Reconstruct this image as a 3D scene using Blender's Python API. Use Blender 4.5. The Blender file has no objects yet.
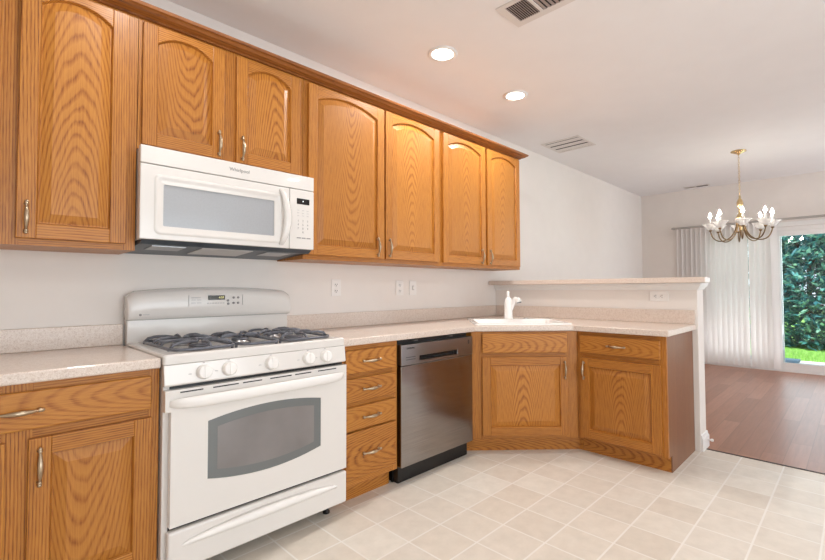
import bpy, bmesh, math, random
from mathutils import Vector, Matrix
from mathutils.geometry import tessellate_polygon

S = bpy.context.scene
COL = S.collection
PI = math.pi
random.seed(7)

# ------------------------------------------------------------------ camera
CAM = Vector((-0.5337, -2.6556, 1.1802))
yaw, pitch, roll, foc = 0.8116, -0.0325, -0.0048, 444.8652
fw = Vector((math.sin(yaw) * math.cos(pitch), math.cos(yaw) * math.cos(pitch), -math.sin(pitch)))
rt = Vector((math.cos(yaw), -math.sin(yaw), 0))
up = rt.cross(fw)
R_ = rt * math.cos(roll) + up * math.sin(roll)
U_ = up * math.cos(roll) - rt * math.sin(roll)
cd = bpy.data.cameras.new('camera')
cam = bpy.data.objects.new('camera', cd)
COL.objects.link(cam)
m3 = Matrix((R_, U_, -fw)).transposed()
cam.matrix_world = Matrix.Translation(CAM) @ m3.to_4x4()
cd.sensor_fit = 'HORIZONTAL'
cd.sensor_width = 36.0
cd.lens = foc / 825 * 36.0
cd.shift_x = -24.2072 / 825
cd.shift_y = -5.4879 / 825
cd.clip_start = 0.05
S.camera = cam

# ------------------------------------------------------------------ world, sun, exposure
W = bpy.data.worlds.new('world')
S.world = W
W.use_nodes = True
bg = W.node_tree.nodes['Background']
bg.inputs[0].default_value = (0.80, 0.90, 1.0, 1)
bg.inputs[1].default_value = 2.0
sl = bpy.data.lights.new('sun', 'SUN')
sl.energy = 6.0
sl.angle = 0.02
sl.color = (1.0, 0.95, 0.86)
so = bpy.data.objects.new('sun', sl)
COL.objects.link(so)
so.rotation_euler = Vector((0.45, -0.35, -0.85)).to_track_quat('-Z', 'Y').to_euler()

S.view_settings.view_transform = 'Standard'
S.view_settings.look = 'None'
S.view_settings.gamma = 1
S.view_settings.use_curve_mapping = False
S.view_settings.exposure = 0.06

CH = 2.737          # ceiling height
XF = 7.339          # far dining wall
XL, YB = -2.4, -5.4


def window_light(name, loc, direction, sx, sy, power, col=(1, 1, 1)):
    l = bpy.data.lights.new(name, 'AREA')
    l.shape = 'RECTANGLE'
    l.size, l.size_y = sx, sy
    l.energy = power
    l.color = col
    o = bpy.data.objects.new(name, l)
    COL.objects.link(o)
    o.location = loc
    o.rotation_euler = Vector(direction).to_track_quat('-Z', 'Z').to_euler()
    return o


# daylight at the sliding door, plus added fill lights at two unseen windows
window_light('added_fill_breakfast', (0.6, YB + 0.06, 1.35), (0, 1, 0.55), 3.4, 1.9, 66, (0.97, 0.98, 1.0))
window_light('added_fill_dining', (6.1, YB + 0.06, 1.25), (0, 1, 0.4), 0.72, 2.0, 62, (0.86, 0.93, 1.0))
window_light('daylight_slider', (XF + 0.12, -1.82, 1.08), (-1, 0, 0.1), 1.8, 1.9, 27, (0.88, 0.94, 1.0))


# ------------------------------------------------------------------ materials
def lin(c):
    return tuple(((v / 255) / 12.92 if v / 255 <= 0.04045 else ((v / 255 + 0.055) / 1.055) ** 2.4) for v in c) + (1.0,)


def new_mat(name):
    m = bpy.data.materials.new(name)
    m.use_nodes = True
    nt = m.node_tree
    return m, nt, nt.nodes['Principled BSDF']


def N(nt, t, **kw):
    n = nt.nodes.new(t)
    for k, v in kw.items():
        setattr(n, k, v)
    return n


def MA(nt, op, a, b=None, c=None):
    n = nt.nodes.new('ShaderNodeMath')
    n.operation = op
    for i, v in enumerate((a, b, c)):
        if v is None:
            continue
        if isinstance(v, (int, float)):
            n.inputs[i].default_value = v
        else:
            nt.links.new(v, n.inputs[i])
    return n.outputs[0]


def ramp(nt, fac, stops, interp='LINEAR'):
    n = nt.nodes.new('ShaderNodeValToRGB')
    n.color_ramp.interpolation = interp
    e = n.color_ramp.elements
    while len(e) < len(stops):
        e.new(0.5)
    for el, (p, c) in zip(e, stops):
        el.position = p
        el.color = c
    nt.links.new(fac, n.inputs[0])
    return n.outputs[0]


def mixc(nt, fac, a, b, blend='MIX'):
    n = nt.nodes.new('ShaderNodeMix')
    n.data_type = 'RGBA'
    n.blend_type = blend
    for i, v in ((0, fac), (6, a), (7, b)):
        if isinstance(v, (int, float)):
            n.inputs[i].default_value = v
        elif isinstance(v, tuple):
            n.inputs[i].default_value = v
        else:
            nt.links.new(v, n.inputs[i])
    return n.outputs[2]


def noise(nt, vec, scale, detail=2.0, rough=0.5):
    n = nt.nodes.new('ShaderNodeTexNoise')
    n.inputs['Scale'].default_value = scale
    n.inputs['Detail'].default_value = detail
    n.inputs['Roughness'].default_value = rough
    if vec is not None:
        nt.links.new(vec, n.inputs['Vector'])
    return n.outputs[0]


def comb(nt, x, y, z):
    n = nt.nodes.new('ShaderNodeCombineXYZ')
    for i, v in enumerate((x, y, z)):
        if isinstance(v, (int, float)):
            n.inputs[i].default_value = v
        else:
            nt.links.new(v, n.inputs[i])
    return n.outputs[0]


def bump(nt, bsdf, h, strength, dist=0.002):
    b = nt.nodes.new('ShaderNodeBump')
    b.inputs['Strength'].default_value = strength
    b.inputs['Distance'].default_value = dist
    nt.links.new(h, b.inputs['Height'])
    nt.links.new(b.outputs[0], bsdf.inputs['Normal'])


def plain(name, rgb, rough=0.5, metal=0.0, coat=0.0, spec=None, noise_amt=0.0, nscale=40):
    m, nt, b = new_mat(name)
    c = lin(rgb)
    b.inputs['Base Color'].default_value = c
    b.inputs['Roughness'].default_value = rough
    b.inputs['Metallic'].default_value = metal
    b.inputs['Coat Weight'].default_value = coat
    if spec is not None:
        b.inputs['Specular IOR Level'].default_value = spec
    if noise_amt:
        tc = N(nt, 'ShaderNodeTexCoord')
        nz = noise(nt, tc.outputs['Object'], nscale, 3)
        d = tuple(max(0, v * (1 - noise_amt)) for v in c[:3]) + (1,)
        l = tuple(min(1, v * (1 + noise_amt)) for v in c[:3]) + (1,)
        nt.links.new(ramp(nt, nz, [(0.3, d), (0.7, l)]), b.inputs['Base Color'])
    return m


def oak(name, axis, light, mid, dark, board=0.21, straight=False, panel=False):
    """flat-sawn oak; axis 'z' = upright grain, 'x' = level grain"""
    m, nt, b = new_mat(name)
    tc = N(nt, 'ShaderNodeTexCoord')
    sep = N(nt, 'ShaderNodeSeparateXYZ')
    nt.links.new(tc.outputs['Object'], sep.inputs[0])
    X, Y, Z = sep.outputs
    oi = N(nt, 'ShaderNodeObjectInfo')
    rnd = oi.outputs['Random']
    if panel:
        u, l = (X, Z) if axis == 'z' else (Z, X)
    elif axis == 'z':
        u = MA(nt, 'ADD', X, Y)
        l = Z
    else:
        u = MA(nt, 'ADD', Z, Y)
        l = X
    if not panel:
        u = MA(nt, 'ADD', u, MA(nt, 'MULTIPLY', rnd, 7.3))
    ub = MA(nt, 'DIVIDE', u, board)
    bi = MA(nt, 'FLOOR', ub) if not panel else 0.0
    wn = N(nt, 'ShaderNodeTexWhiteNoise', noise_dimensions='2D')
    nt.links.new(comb(nt, bi, MA(nt, 'MULTIPLY', rnd, 31.0), 0), wn.inputs['Vector'])
    sc = N(nt, 'ShaderNodeSeparateColor')
    nt.links.new(wn.outputs['Color'], sc.inputs[0])
    r1, r2, r3 = sc.outputs
    lo = MA(nt, 'ADD', l, MA(nt, 'MULTIPLY', r3, 9.0))
    sgn = MA(nt, 'GREATER_THAN', r3, 0.35)
    lflip = MA(nt, 'ABSOLUTE', MA(nt, 'SUBTRACT', MA(nt, 'MULTIPLY', MA(nt, 'SUBTRACT', 1.0, sgn), 1.08), l))
    vec = comb(nt, MA(nt, 'MULTIPLY', u, 9.0), MA(nt, 'MULTIPLY', rnd, 50.0), MA(nt, 'MULTIPLY', lo, 1.5))
    n1 = noise(nt, vec, 1.0, 2.0, 0.5)
    vec2 = comb(nt, MA(nt, 'MULTIPLY', u, 60.0), MA(nt, 'MULTIPLY', rnd, 50.0), MA(nt, 'MULTIPLY', lo, 14.0))
    n2 = noise(nt, vec2, 1.0, 2.0, 0.6)
    cen = MA(nt, 'SUBTRACT', MA(nt, 'FRACT', ub), MA(nt, 'ADD', 0.3, MA(nt, 'MULTIPLY', r1, 0.4)))
    xb = MA(nt, 'MULTIPLY', cen, board)
    if panel:
        xb = MA(nt, 'ADD', u, MA(nt, 'MULTIPLY', MA(nt, 'SUBTRACT', r1, 0.5), 0.10 if axis == 'z' else 0.05))
    if straight:
        xb = MA(nt, 'ADD', MA(nt, 'MULTIPLY', cen, board), 0.16)
    d = MA(nt, 'ADD', MA(nt, 'MULTIPLY', MA(nt, 'SUBTRACT', MA(nt, 'MULTIPLY', r2, 2.0), 1.0), 0.008),
           MA(nt, 'ADD', MA(nt, 'ADD', MA(nt, 'MULTIPLY', lflip, 0.03 if straight else 0.13), 0.02), MA(nt, 'MULTIPLY', n1, 0.035)))
    r = MA(nt, 'SQRT', MA(nt, 'ADD', MA(nt, 'MULTIPLY', xb, xb), MA(nt, 'MULTIPLY', d, d)))
    r = MA(nt, 'ADD', r, MA(nt, 'MULTIPLY', n2, 0.003))
    ph = MA(nt, 'FRACT', MA(nt, 'DIVIDE', r, 0.0085))
    ring = ramp(nt, ph, [(0.0, (0.15, 0.15, 0.15, 1)), (0.45, (0, 0, 0, 1)), (0.82, (0.9, 0.9, 0.9, 1)), (1.0, (0.2, 0.2, 0.2, 1))])
    vec3 = comb(nt, MA(nt, 'MULTIPLY', u, 420.0), MA(nt, 'MULTIPLY', rnd, 50.0), MA(nt, 'MULTIPLY', lo, 14.0))
    pores = noise(nt, vec3, 1.0, 2.0, 0.6)
    pr = ramp(nt, pores, [(0.42, (0, 0, 0, 1)), (0.62, (1, 1, 1, 1))])
    fac = MA(nt, 'MULTIPLY', ring, MA(nt, 'ADD', 0.55, MA(nt, 'MULTIPLY', pr, 0.45)))
    vec4 = comb(nt, MA(nt, 'MULTIPLY', u, 14.0), MA(nt, 'MULTIPLY', rnd, 20.0), MA(nt, 'MULTIPLY', lo, 2.0))
    n4 = noise(nt, vec4, 1.0, 2.0, 0.5)
    fac = MA(nt, 'MULTIPLY', fac, MA(nt, 'ADD', 0.35, MA(nt, 'MULTIPLY', n4, 0.75)))
    fac = MA(nt, 'ADD', MA(nt, 'MULTIPLY', fac, 1.0), MA(nt, 'MULTIPLY', pr, 0.18))
    if panel:
        fac = MA(nt, 'MULTIPLY', fac, MA(nt, 'ADD', 0.62, MA(nt, 'MULTIPLY', rnd, 0.42)))
    col = ramp(nt, fac, [(0.0, lin(light)), (0.45, lin(mid)), (1.0, lin(dark))])
    tint = ramp(nt, r2, [(0.0, (0.90, 0.88, 0.86, 1)), (1.0, (1.06, 1.06, 1.04, 1))])
    col = mixc(nt, 1.0, col, tint, 'MULTIPLY')
    nt.links.new(col, b.inputs['Base Color'])
    b.inputs['Roughness'].default_value = 0.42
    b.inputs['Specular IOR Level'].default_value = 0.4
    b.inputs['Coat Weight'].default_value = 0.1
    b.inputs['Coat Roughness'].default_value = 0.22
    bump(nt, b, MA(nt, 'SUBTRACT', 1.0, fac), 0.12, 0.001)
    return m


OAKC = ((194, 130, 54), (160, 94, 30), (80, 39, 9))
OAK_V = oak('oak_upright_grain', 'z', *OAKC)
OAK_H = oak('oak_level_grain', 'x', *OAKC)
OAK_SV = oak('oak_straight_upright_grain', 'z', *OAKC, straight=True)
OAK_SH = oak('oak_straight_level_grain', 'x', *OAKC, straight=True)
OAK_P = oak('oak_panel_upright_grain', 'z', *OAKC, panel=True)
OAK_PH = oak('oak_panel_level_grain', 'x', *OAKC, panel=True)
OAK_CR = oak('dark_oak_molding', 'x', (160, 98, 42), (136, 78, 30), (84, 44, 16), straight=True)
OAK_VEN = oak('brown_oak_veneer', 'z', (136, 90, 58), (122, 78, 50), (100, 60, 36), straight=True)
OAK_IN = plain('cabinet_interior', (120, 85, 50), 0.6, noise_amt=0.15)

WALL = plain('wall_paint', (237, 230, 224), 0.75, noise_amt=0.012, nscale=6)
WALLD = WALL
CEIL = plain('ceiling_paint', (245, 243, 243), 0.9, noise_amt=0.01, nscale=5)
TRIM = plain('white_trim_paint', (240, 238, 236), 0.4)
APPL = plain('white_enamel', (230, 225, 220), 0.22, coat=0.3)
BISQ = plain('white_plastic', (242, 238, 234), 0.32)
PORC = plain('white_porcelain', (248, 246, 243), 0.12, coat=0.4)
GREY = plain('grey_print', (150, 146, 144), 0.5)
LGREY = plain('pale_grey_print', (196, 192, 190), 0.5)
BLACK = plain('black_plastic', (14, 14, 15), 0.35)
DISPLAY = plain('dark_display', (34, 30, 12), 0.15)
DISPLAYB = plain('black_display', (16, 15, 18), 0.15)
IRON = plain('cast_iron', (104, 106, 114), 0.38, metal=0.3, noise_amt=0.15, nscale=60)
PEWTER = plain('antique_nickel', (182, 164, 140), 0.28, metal=1.0)
CHROME = plain('polished_chrome', (220, 220, 222), 0.1, metal=1.0)
BRASS = plain('polished_brass', (220, 194, 146), 0.22, metal=1.0)
BRASSD = plain('aged_brass', (128, 104, 74), 0.3, metal=1.0)
STEELP = plain('smooth_steel', (150, 149, 150), 0.3, metal=1.0)
CHARC = plain('charcoal_plastic', (62, 70, 78), 0.4)
CONC = plain('pale_concrete', (215, 212, 205), 0.85, noise_amt=0.06, nscale=12)
BLUEG = plain('blue_grey_matte', (84, 104, 120), 0.7, noise_amt=0.1, nscale=20)
RODM = plain('pale_grey_rod', (168, 163, 158), 0.4, metal=0.2)
VENTW = plain('white_vent_enamel', (228, 222, 217), 0.5)
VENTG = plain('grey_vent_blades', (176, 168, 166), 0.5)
SHADEV = plain('shade_painted_vent_blades', (84, 78, 76), 0.6)  # paints the shade of the open duct onto the blades
DUCT = plain('dark_duct', (44, 42, 44), 0.8)
BARK = plain('brown_bark', (86, 70, 54), 0.9, noise_amt=0.25, nscale=14)


def emis(name, rgb, strength):
    m, nt, b = new_mat(name)
    b.inputs['Base Color'].default_value = rgb + (1,)
    b.inputs['Emission Color'].default_value = rgb + (1,)
    b.inputs['Emission Strength'].default_value = strength
    return m


LENS = emis('lit_lamp_lens', (1.0, 0.95, 0.88), 9.0)
BULB = emis('lit_candle_bulb', (1.0, 0.92, 0.80), 60.0)
DIGIT = emis('lit_clock_digits', (0.75, 0.68, 0.30), 0.8)
DIGITW = emis('lit_clock_mark', (0.8, 0.85, 0.9), 0.8)


def laminate(name):
    m, nt, b = new_mat(name)
    tc = N(nt, 'ShaderNodeTexCoord')
    v = tc.outputs['Object']
    n1 = noise(nt, v, 260, 2, 0.7)
    n2 = noise(nt, v, 90, 2, 0.6)
    f = MA(nt, 'ADD', MA(nt, 'MULTIPLY', n1, 0.65), MA(nt, 'MULTIPLY', n2, 0.35))
    c = ramp(nt, f, [(0.34, lin((196, 174, 158))), (0.46, lin((219, 202, 189))), (0.55, lin((226, 211, 199))), (0.68, lin((236, 224, 215)))])
    nt.links.new(c, b.inputs['Base Color'])
    b.inputs['Roughness'].default_value = 0.3
    b.inputs['Coat Weight'].default_value = 0.15
    return m


LAM = laminate('speckled_laminate')


def vinyl():
    m, nt, b = new_mat('vinyl_tile')
    tc = N(nt, 'ShaderNodeTexCoord')
    v = tc.outputs['Object']
    sep = N(nt, 'ShaderNodeSeparateXYZ')
    nt.links.new(v, sep.inputs[0])
    px = MA(nt, 'DIVIDE', MA(nt, 'SUBTRACT', sep.outputs[0], 1.335), 0.2135)
    py = MA(nt, 'DIVIDE', MA(nt, 'SUBTRACT', sep.outputs[1], -1.1), 0.2335)
    wn = N(nt, 'ShaderNodeTexWhiteNoise', noise_dimensions='2D')
    nt.links.new(comb(nt, MA(nt, 'FLOOR', px), MA(nt, 'FLOOR', py), 0), wn.inputs['Vector'])
    tile = ramp(nt, wn.outputs['Value'], [(0.0, lin((222, 212, 199))), (0.3, lin((228, 220, 209))), (0.6, lin((226, 216, 203))), (1.0, lin((233, 227, 217)))])
    off = N(nt, 'ShaderNodeVectorMath', operation='MULTIPLY_ADD')
    nt.links.new(wn.outputs['Color'], off.inputs[0])
    off.inputs[1].default_value = (9, 9, 9)
    nt.links.new(v, off.inputs[2])
    n1 = noise(nt, off.outputs[0], 14, 4, 0.6)
    mot = ramp(nt, n1, [(0.3, (0.93, 0.925, 0.915, 1)), (0.7, (1.04, 1.04, 1.04, 1))])
    tile = mixc(nt, 1.0, tile, mot, 'MULTIPLY')
    ex = MA(nt, 'PINGPONG', px, 0.5)
    ey = MA(nt, 'PINGPONG', py, 0.5)
    e = MA(nt, 'MINIMUM', ex, ey)
    g = ramp(nt, e, [(0.012, (1, 1, 1, 1)), (0.024, (0, 0, 0, 1))])
    c = mixc(nt, g, tile, lin((240, 235, 228)))
    nt.links.new(c, b.inputs['Base Color'])
    b.inputs['Roughness'].default_value = 0.38
    b.inputs['Specular IOR Level'].default_value = 0.4
    bump(nt, b, MA(nt, 'SUBTRACT', 1.0, g), 0.15, 0.001)
    return m


VINYL = vinyl()


def woodfloor():
    m, nt, b = new_mat('reddish_wood_planks')
    tc = N(nt, 'ShaderNodeTexCoord')
    v = tc.outputs['Object']
    sep = N(nt, 'ShaderNodeSeparateXYZ')
    nt.links.new(v, sep.inputs[0])
    X, Y = sep.outputs[0], sep.outputs[1]
    pw = MA(nt, 'DIVIDE', Y, 0.125)
    row = MA(nt, 'FLOOR', pw)
    wr = N(nt, 'ShaderNodeTexWhiteNoise', noise_dimensions='1D')
    nt.links.new(row, wr.inputs['W'])
    pl = MA(nt, 'ADD', MA(nt, 'DIVIDE', X, 1.1), MA(nt, 'MULTIPLY', wr.outputs['Value'], 5.0))
    wn = N(nt, 'ShaderNodeTexWhiteNoise', noise_dimensions='2D')
    nt.links.new(comb(nt, MA(nt, 'FLOOR', pl), row, 0), wn.inputs['Vector'])
    base = ramp(nt, wn.outputs['Value'], [(0, lin((150, 98, 72))), (0.5, lin((160, 106, 80))), (1, lin((171, 117, 90)))])
    gv = comb(nt, MA(nt, 'ADD', MA(nt, 'MULTIPLY', X, 3.0), MA(nt, 'MULTIPLY', wn.outputs['Value'], 20.0)), MA(nt, 'MULTIPLY', Y, 45.0), 0)
    g = noise(nt, gv, 1.0, 4, 0.6)
    gr = ramp(nt, g, [(0.3, (0.85, 0.84, 0.83, 1)), (0.7, (1.06, 1.06, 1.06, 1))])
    c = mixc(nt, 1.0, base, gr, 'MULTIPLY')
    e = MA(nt, 'MINIMUM', MA(nt, 'MULTIPLY', MA(nt, 'PINGPONG', pw, 0.5), 0.125), MA(nt, 'MULTIPLY', MA(nt, 'PINGPONG', pl, 0.5), 1.1))
    s = ramp(nt, e, [(0.0008, (1, 1, 1, 1)), (0.002, (0, 0, 0, 1))])
    c = mixc(nt, MA(nt, 'MULTIPLY', s, 0.45), c, lin((96, 58, 42)))
    nt.links.new(c, b.inputs['Base Color'])
    b.inputs['Roughness'].default_value = 0.38
    b.inputs['Coat Weight'].default_value = 0.08
    b.inputs['Coat Roughness'].default_value = 0.2
    bump(nt, b, g, 0.05, 0.001)
    return m


WOODF = woodfloor()


def brushed():
    m, nt, b = new_mat('brushed_stainless_steel')
    tc = N(nt, 'ShaderNodeTexCoord')
    sep = N(nt, 'ShaderNodeSeparateXYZ')
    nt.links.new(tc.outputs['Object'], sep.inputs[0])
    v = comb(nt, MA(nt, 'MULTIPLY', sep.outputs[0], 3.0), MA(nt, 'MULTIPLY', sep.outputs[1], 3.0), MA(nt, 'MULTIPLY', sep.outputs[2], 500.0))
    n = noise(nt, v, 1.0, 2, 0.6)
    nt.links.new(ramp(nt, n, [(0.3, lin((140, 136, 133))), (0.7, lin((164, 159, 156)))]), b.inputs['Base Color'])
    b.inputs['Metallic'].default_value = 1.0
    b.inputs['Roughness'].default_value = 0.17
    b.inputs['Anisotropic'].default_value = 0.75
    b.inputs['Anisotropic Rotation'].default_value = 0.0
    n2 = noise(nt, tc.outputs['Object'], 2.2, 1, 0.5)
    bump(nt, b, n2, 0.12, 0.02)
    return m


STEEL = brushed()


def glass(name, tint=(1, 1, 1), r=0.02, ior=1.45, extra=0.0):
    m, nt, b = new_mat(name)
    nt.nodes.remove(b)
    out = nt.nodes['Material Output']
    t = N(nt, 'ShaderNodeBsdfTransparent')
    t.inputs[0].default_value = tint + (1,)
    g = N(nt, 'ShaderNodeBsdfGlossy')
    g.inputs['Roughness'].default_value = r
    fr = N(nt, 'ShaderNodeFresnel')
    fr.inputs[0].default_value = ior
    mx = N(nt, 'ShaderNodeMixShader')
    nt.links.new(fr.outputs[0], mx.inputs[0])
    nt.links.new(t.outputs[0], mx.inputs[1])
    nt.links.new(g.outputs[0], mx.inputs[2])
    nt.links.new(mx.outputs[0], out.inputs[0])
    return m


def frosted():
    m, nt, b = new_mat('frosted_white_glass')
    out = nt.nodes['Material Output']
    b.inputs['Base Color'].default_value = (0.9, 0.9, 0.9, 1)
    b.inputs['Roughness'].default_value = 0.15
    t = N(nt, 'ShaderNodeBsdfTransparent')
    d = N(nt, 'ShaderNodeBsdfTranslucent')
    mx, m2 = N(nt, 'ShaderNodeMixShader'), N(nt, 'ShaderNodeMixShader')
    mx.inputs[0].default_value = 0.5
    m2.inputs[0].default_value = 0.45
    nt.links.new(b.outputs[0], mx.inputs[1])
    nt.links.new(d.outputs[0], mx.inputs[2])
    nt.links.new(mx.outputs[0], m2.inputs[1])
    nt.links.new(t.outputs[0], m2.inputs[2])
    nt.links.new(m2.outputs[0], out.inputs[0])
    return m


GLASS = glass('clear_door_glass', (0.93, 0.97, 0.98))
BOBECHE = frosted()
OVENG = plain('grey_oven_glass', (108, 112, 112), 0.07, coat=0.6)
OVENS = plain('oven_window_screen', (128, 123, 122), 0.12, coat=0.5, noise_amt=0.12, nscale=5)
MWG = plain('grey_microwave_glass', (172, 174, 178), 0.2, coat=0.3, noise_amt=0.03, nscale=120)


def vane_mat():
    m, nt, b = new_mat('white_vane_fabric')
    out = nt.nodes['Material Output']
    b.inputs['Base Color'].default_value = lin((250, 246, 243))
    b.inputs['Roughness'].default_value = 0.7
    t = N(nt, 'ShaderNodeBsdfTranslucent')
    t.inputs[0].default_value = lin((240, 236, 234))
    mx = N(nt, 'ShaderNodeMixShader')
    mx.inputs[0].default_value = 0.42
    nt.links.new(b.outputs[0], mx.inputs[1])
    nt.links.new(t.outputs[0], mx.inputs[2])
    nt.links.new(mx.outputs[0], out.inputs[0])
    return m


VANE = vane_mat()


def leaf_mat(name, a, b_, c):
    m, nt, b = new_mat(name)
    out = nt.nodes['Material Output']
    g = N(nt, 'ShaderNodeNewGeometry')
    col = ramp(nt, g.outputs['Random Per Island'], [(0, lin(a)), (0.55, lin(b_)), (1, lin(c))])
    nt.links.new(col, b.inputs['Base Color'])
    b.inputs['Roughness'].default_value = 0.45
    t = N(nt, 'ShaderNodeBsdfTranslucent')
    nt.links.new(col, t.inputs[0])
    mx = N(nt, 'ShaderNodeMixShader')
    mx.inputs[0].default_value = 0.3
    nt.links.new(b.outputs[0], mx.inputs[1])
    nt.links.new(t.outputs[0], mx.inputs[2])
    nt.links.new(mx.outputs[0], out.inputs[0])
    return m


LEAF_A = leaf_mat('blue_green_leaves', (46, 108, 122), (84, 156, 156), (176, 218, 192))
LEAF_B = leaf_mat('dark_teal_leaves', (28, 84, 104), (48, 116, 132), (92, 158, 156))
GRASS = leaf_mat('bright_lawn_grass', (140, 184, 84), (164, 206, 108), (196, 226, 146))
GRASSB = plain('lawn_soil', (120, 170, 70), 0.9, noise_amt=0.2, nscale=10)


# ------------------------------------------------------------------ mesh helpers
class MB:
    def __init__(s):
        s.v, s.f, s.m, s.s = [], [], [], []

    def add(s, vs, fs, m=0, smooth=False):
        o = len(s.v)
        s.v += [tuple(v) for v in vs]
        for f in fs:
            s.f.append(tuple(i + o for i in f))
            s.m.append(m)
            s.s.append(smooth)
        return s

    def box(s, x0, x1, y0, y1, z0, z1, m=0):
        vs = [(x, y, z) for z in (z0, z1) for y in (y0, y1) for x in (x0, x1)]
        return s.add(vs, [(0, 2, 3, 1), (4, 5, 7, 6), (0, 1, 5, 4), (2, 6, 7, 3), (0, 4, 6, 2), (1, 3, 7, 5)], m)

    def loops(s, L, m=0, cap=(True, True), closed=True, smooth=False):
        n = len(L[0])
        vs = [p for l in L for p in l]
        fs = []
        for i in range(len(L) - 1):
            for j in range(n if closed else n - 1):
                k = (j + 1) % n
                fs.append((i * n + j, i * n + k, (i + 1) * n + k, (i + 1) * n + j))
        if cap[0]:
            fs.append(tuple(reversed(range(n))))
        if cap[1]:
            fs.append(tuple((len(L) - 1) * n + j for j in range(n)))
        return s.add(vs, fs, m, smooth)

    def prism(s, poly, z0, z1, m=0, holes=(), T=None):
        """poly in 2-D extruded along the third axis; T maps (a, b, c) to xyz"""
        T = T or (lambda a, b, c: (a, b, c))
        rings = [list(poly)] + [list(h) for h in holes]
        flat = [p for r in rings for p in r]
        n = len(flat)
        tri = tessellate_polygon([[Vector((p[0], p[1], 0)) for p in r] for r in rings])
        vs = [T(p[0], p[1], z0) for p in flat] + [T(p[0], p[1], z1) for p in flat]
        fs = [tuple(t) for t in tri] + [tuple(i + n for i in reversed(t)) for t in tri]
        o = 0
        for r in rings:
            for j in range(len(r)):
                k = (j + 1) % len(r)
                fs.append((o + j, o + k, n + o + k, n + o + j))
            o += len(r)
        return s.add(vs, fs, m)

    def tube(s, path, rad, n=10, m=0, cap=True, closed=False):
        P = [Vector(p) for p in path]
        k = len(P)
        rads = rad if isinstance(rad, (list, tuple)) else [rad] * k
        ref = None
        L = []
        for i in range(k):
            if closed:
                t = P[(i + 1) % k] - P[i - 1]
            else:
                t = P[min(i + 1, k - 1)] - P[max(i - 1, 0)]
            t.normalize()
            if ref is None:
                ref = t.orthogonal().normalized()
            ref = (ref - t * ref.dot(t)).normalized()
            b = t.cross(ref)
            L.append([tuple(P[i] + (ref * math.cos(2 * PI * j / n) + b * math.sin(2 * PI * j / n)) * rads[i]) for j in range(n)])
        if closed:
            L.append(L[0])
            return s.loops(L, m, (False, False), True, True)
        return s.loops(L, m, (cap, cap), True, True)

    def lathe(s, prof, c=(0, 0, 0), axis='z', n=20, m=0, sx=1.0, cap=(True, True)):
        L = []
        for r, h in prof:
            l = []
            for j in range(n):
                a = 2 * PI * j / n
                p, q = r * math.cos(a) * sx, r * math.sin(a)
                if axis == 'z':
                    l.append((c[0] + p, c[1] + q, c[2] + h))
                elif axis == 'y':
                    l.append((c[0] + p, c[1] - h, c[2] + q))
                else:
                    l.append((c[0] + h, c[1] + p, c[2] + q))
            L.append(l)
        return s.loops(L, m, cap, True, True)

    def build(s, name, mats, parent=None, bevel=0.0, seg=2, loc=None):
        me = bpy.data.meshes.new(name)
        me.from_pydata(s.v, [], s.f)
        mats = mats if isinstance(mats, (list, tuple)) else [mats]
        for m in mats:
            me.materials.append(m)
        me.polygons.foreach_set('material_index', s.m)
        me.polygons.foreach_set('use_smooth', s.s)
        bm = bmesh.new()
        bm.from_mesh(me)
        bmesh.ops.recalc_face_normals(bm, faces=bm.faces)
        bm.to_mesh(me)
        bm.free()
        me.update()
        o = bpy.data.objects.new(name, me)
        COL.objects.link(o)
        if parent is not None:
            o.parent = parent
        if loc is not None:
            o.location = loc
        if bevel:
            bv = o.modifiers.new('bevel', 'BEVEL')
            bv.width = bevel
            bv.segments = seg
            bv.limit_method = 'ANGLE'
            bv.angle_limit = math.radians(40)
            bv.harden_normals = False
        return o


def tag(o, label=None, cat=None, group=None, kind=None):
    if label:
        o['label'] = label
    if cat:
        o['category'] = cat
    if group:
        o['group'] = group
    if kind:
        o['kind'] = kind
    return o


def thing(name, label, cat, loc=(0, 0, 0), rz=0.0, group=None):
    o = bpy.data.objects.new(name, None)
    o.empty_display_size = 0.1
    COL.objects.link(o)
    o.location = loc
    o.rotation_euler = (0, 0, rz)
    return tag(o, label, cat, group)


def struct(name, mb, mat, parent=None, bevel=0.0, label=None):
    o = mb.build(name, mat, parent, bevel)
    o['kind'] = 'structure'
    if label:
        o['label'] = label
    return o


def text(s, name, mat, parent, loc, size, rot=(PI / 2, 0, 0), depth=0.0006, align='CENTER'):
    cu = bpy.data.curves.new(name, 'FONT')
    cu.body = s
    cu.size = size
    cu.extrude = depth
    cu.align_x = align
    cu.align_y = 'CENTER'
    cu.resolution_u = 2
    tmp = bpy.data.objects.new('tmp', cu)
    COL.objects.link(tmp)
    dg = bpy.context.evaluated_depsgraph_get()
    me = bpy.data.meshes.new_from_object(tmp.evaluated_get(dg))
    me.name = name
    bpy.data.objects.remove(tmp)
    me.materials.clear()
    me.materials.append(mat)
    o = bpy.data.objects.new(name, me)
    COL.objects.link(o)
    o.parent = parent
    o.location = loc
    o.rotation_euler = rot
    return o


def rrect(x0, x1, y0, y1, r, z, n=5):
    pts = []
    for cx, cy, a0 in ((x1 - r, y1 - r, 0), (x0 + r, y1 - r, 90), (x0 + r, y0 + r, 180), (x1 - r, y0 + r, 270)):
        for i in range(n + 1):
            a = math.radians(a0 + 90 * i / n)
            pts.append((cx + r * math.cos(a), cy + r * math.sin(a), z))
    return pts


# ------------------------------------------------------------------ room shell
T = 0.14
mb = MB().box(XL, XF, 0, T, -0.2, CH)
struct('wall_back', mb, WALL)
mb = MB().box(XL - T, XL, YB, T, -0.2, CH)
struct('wall_left', mb, WALL)


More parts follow.
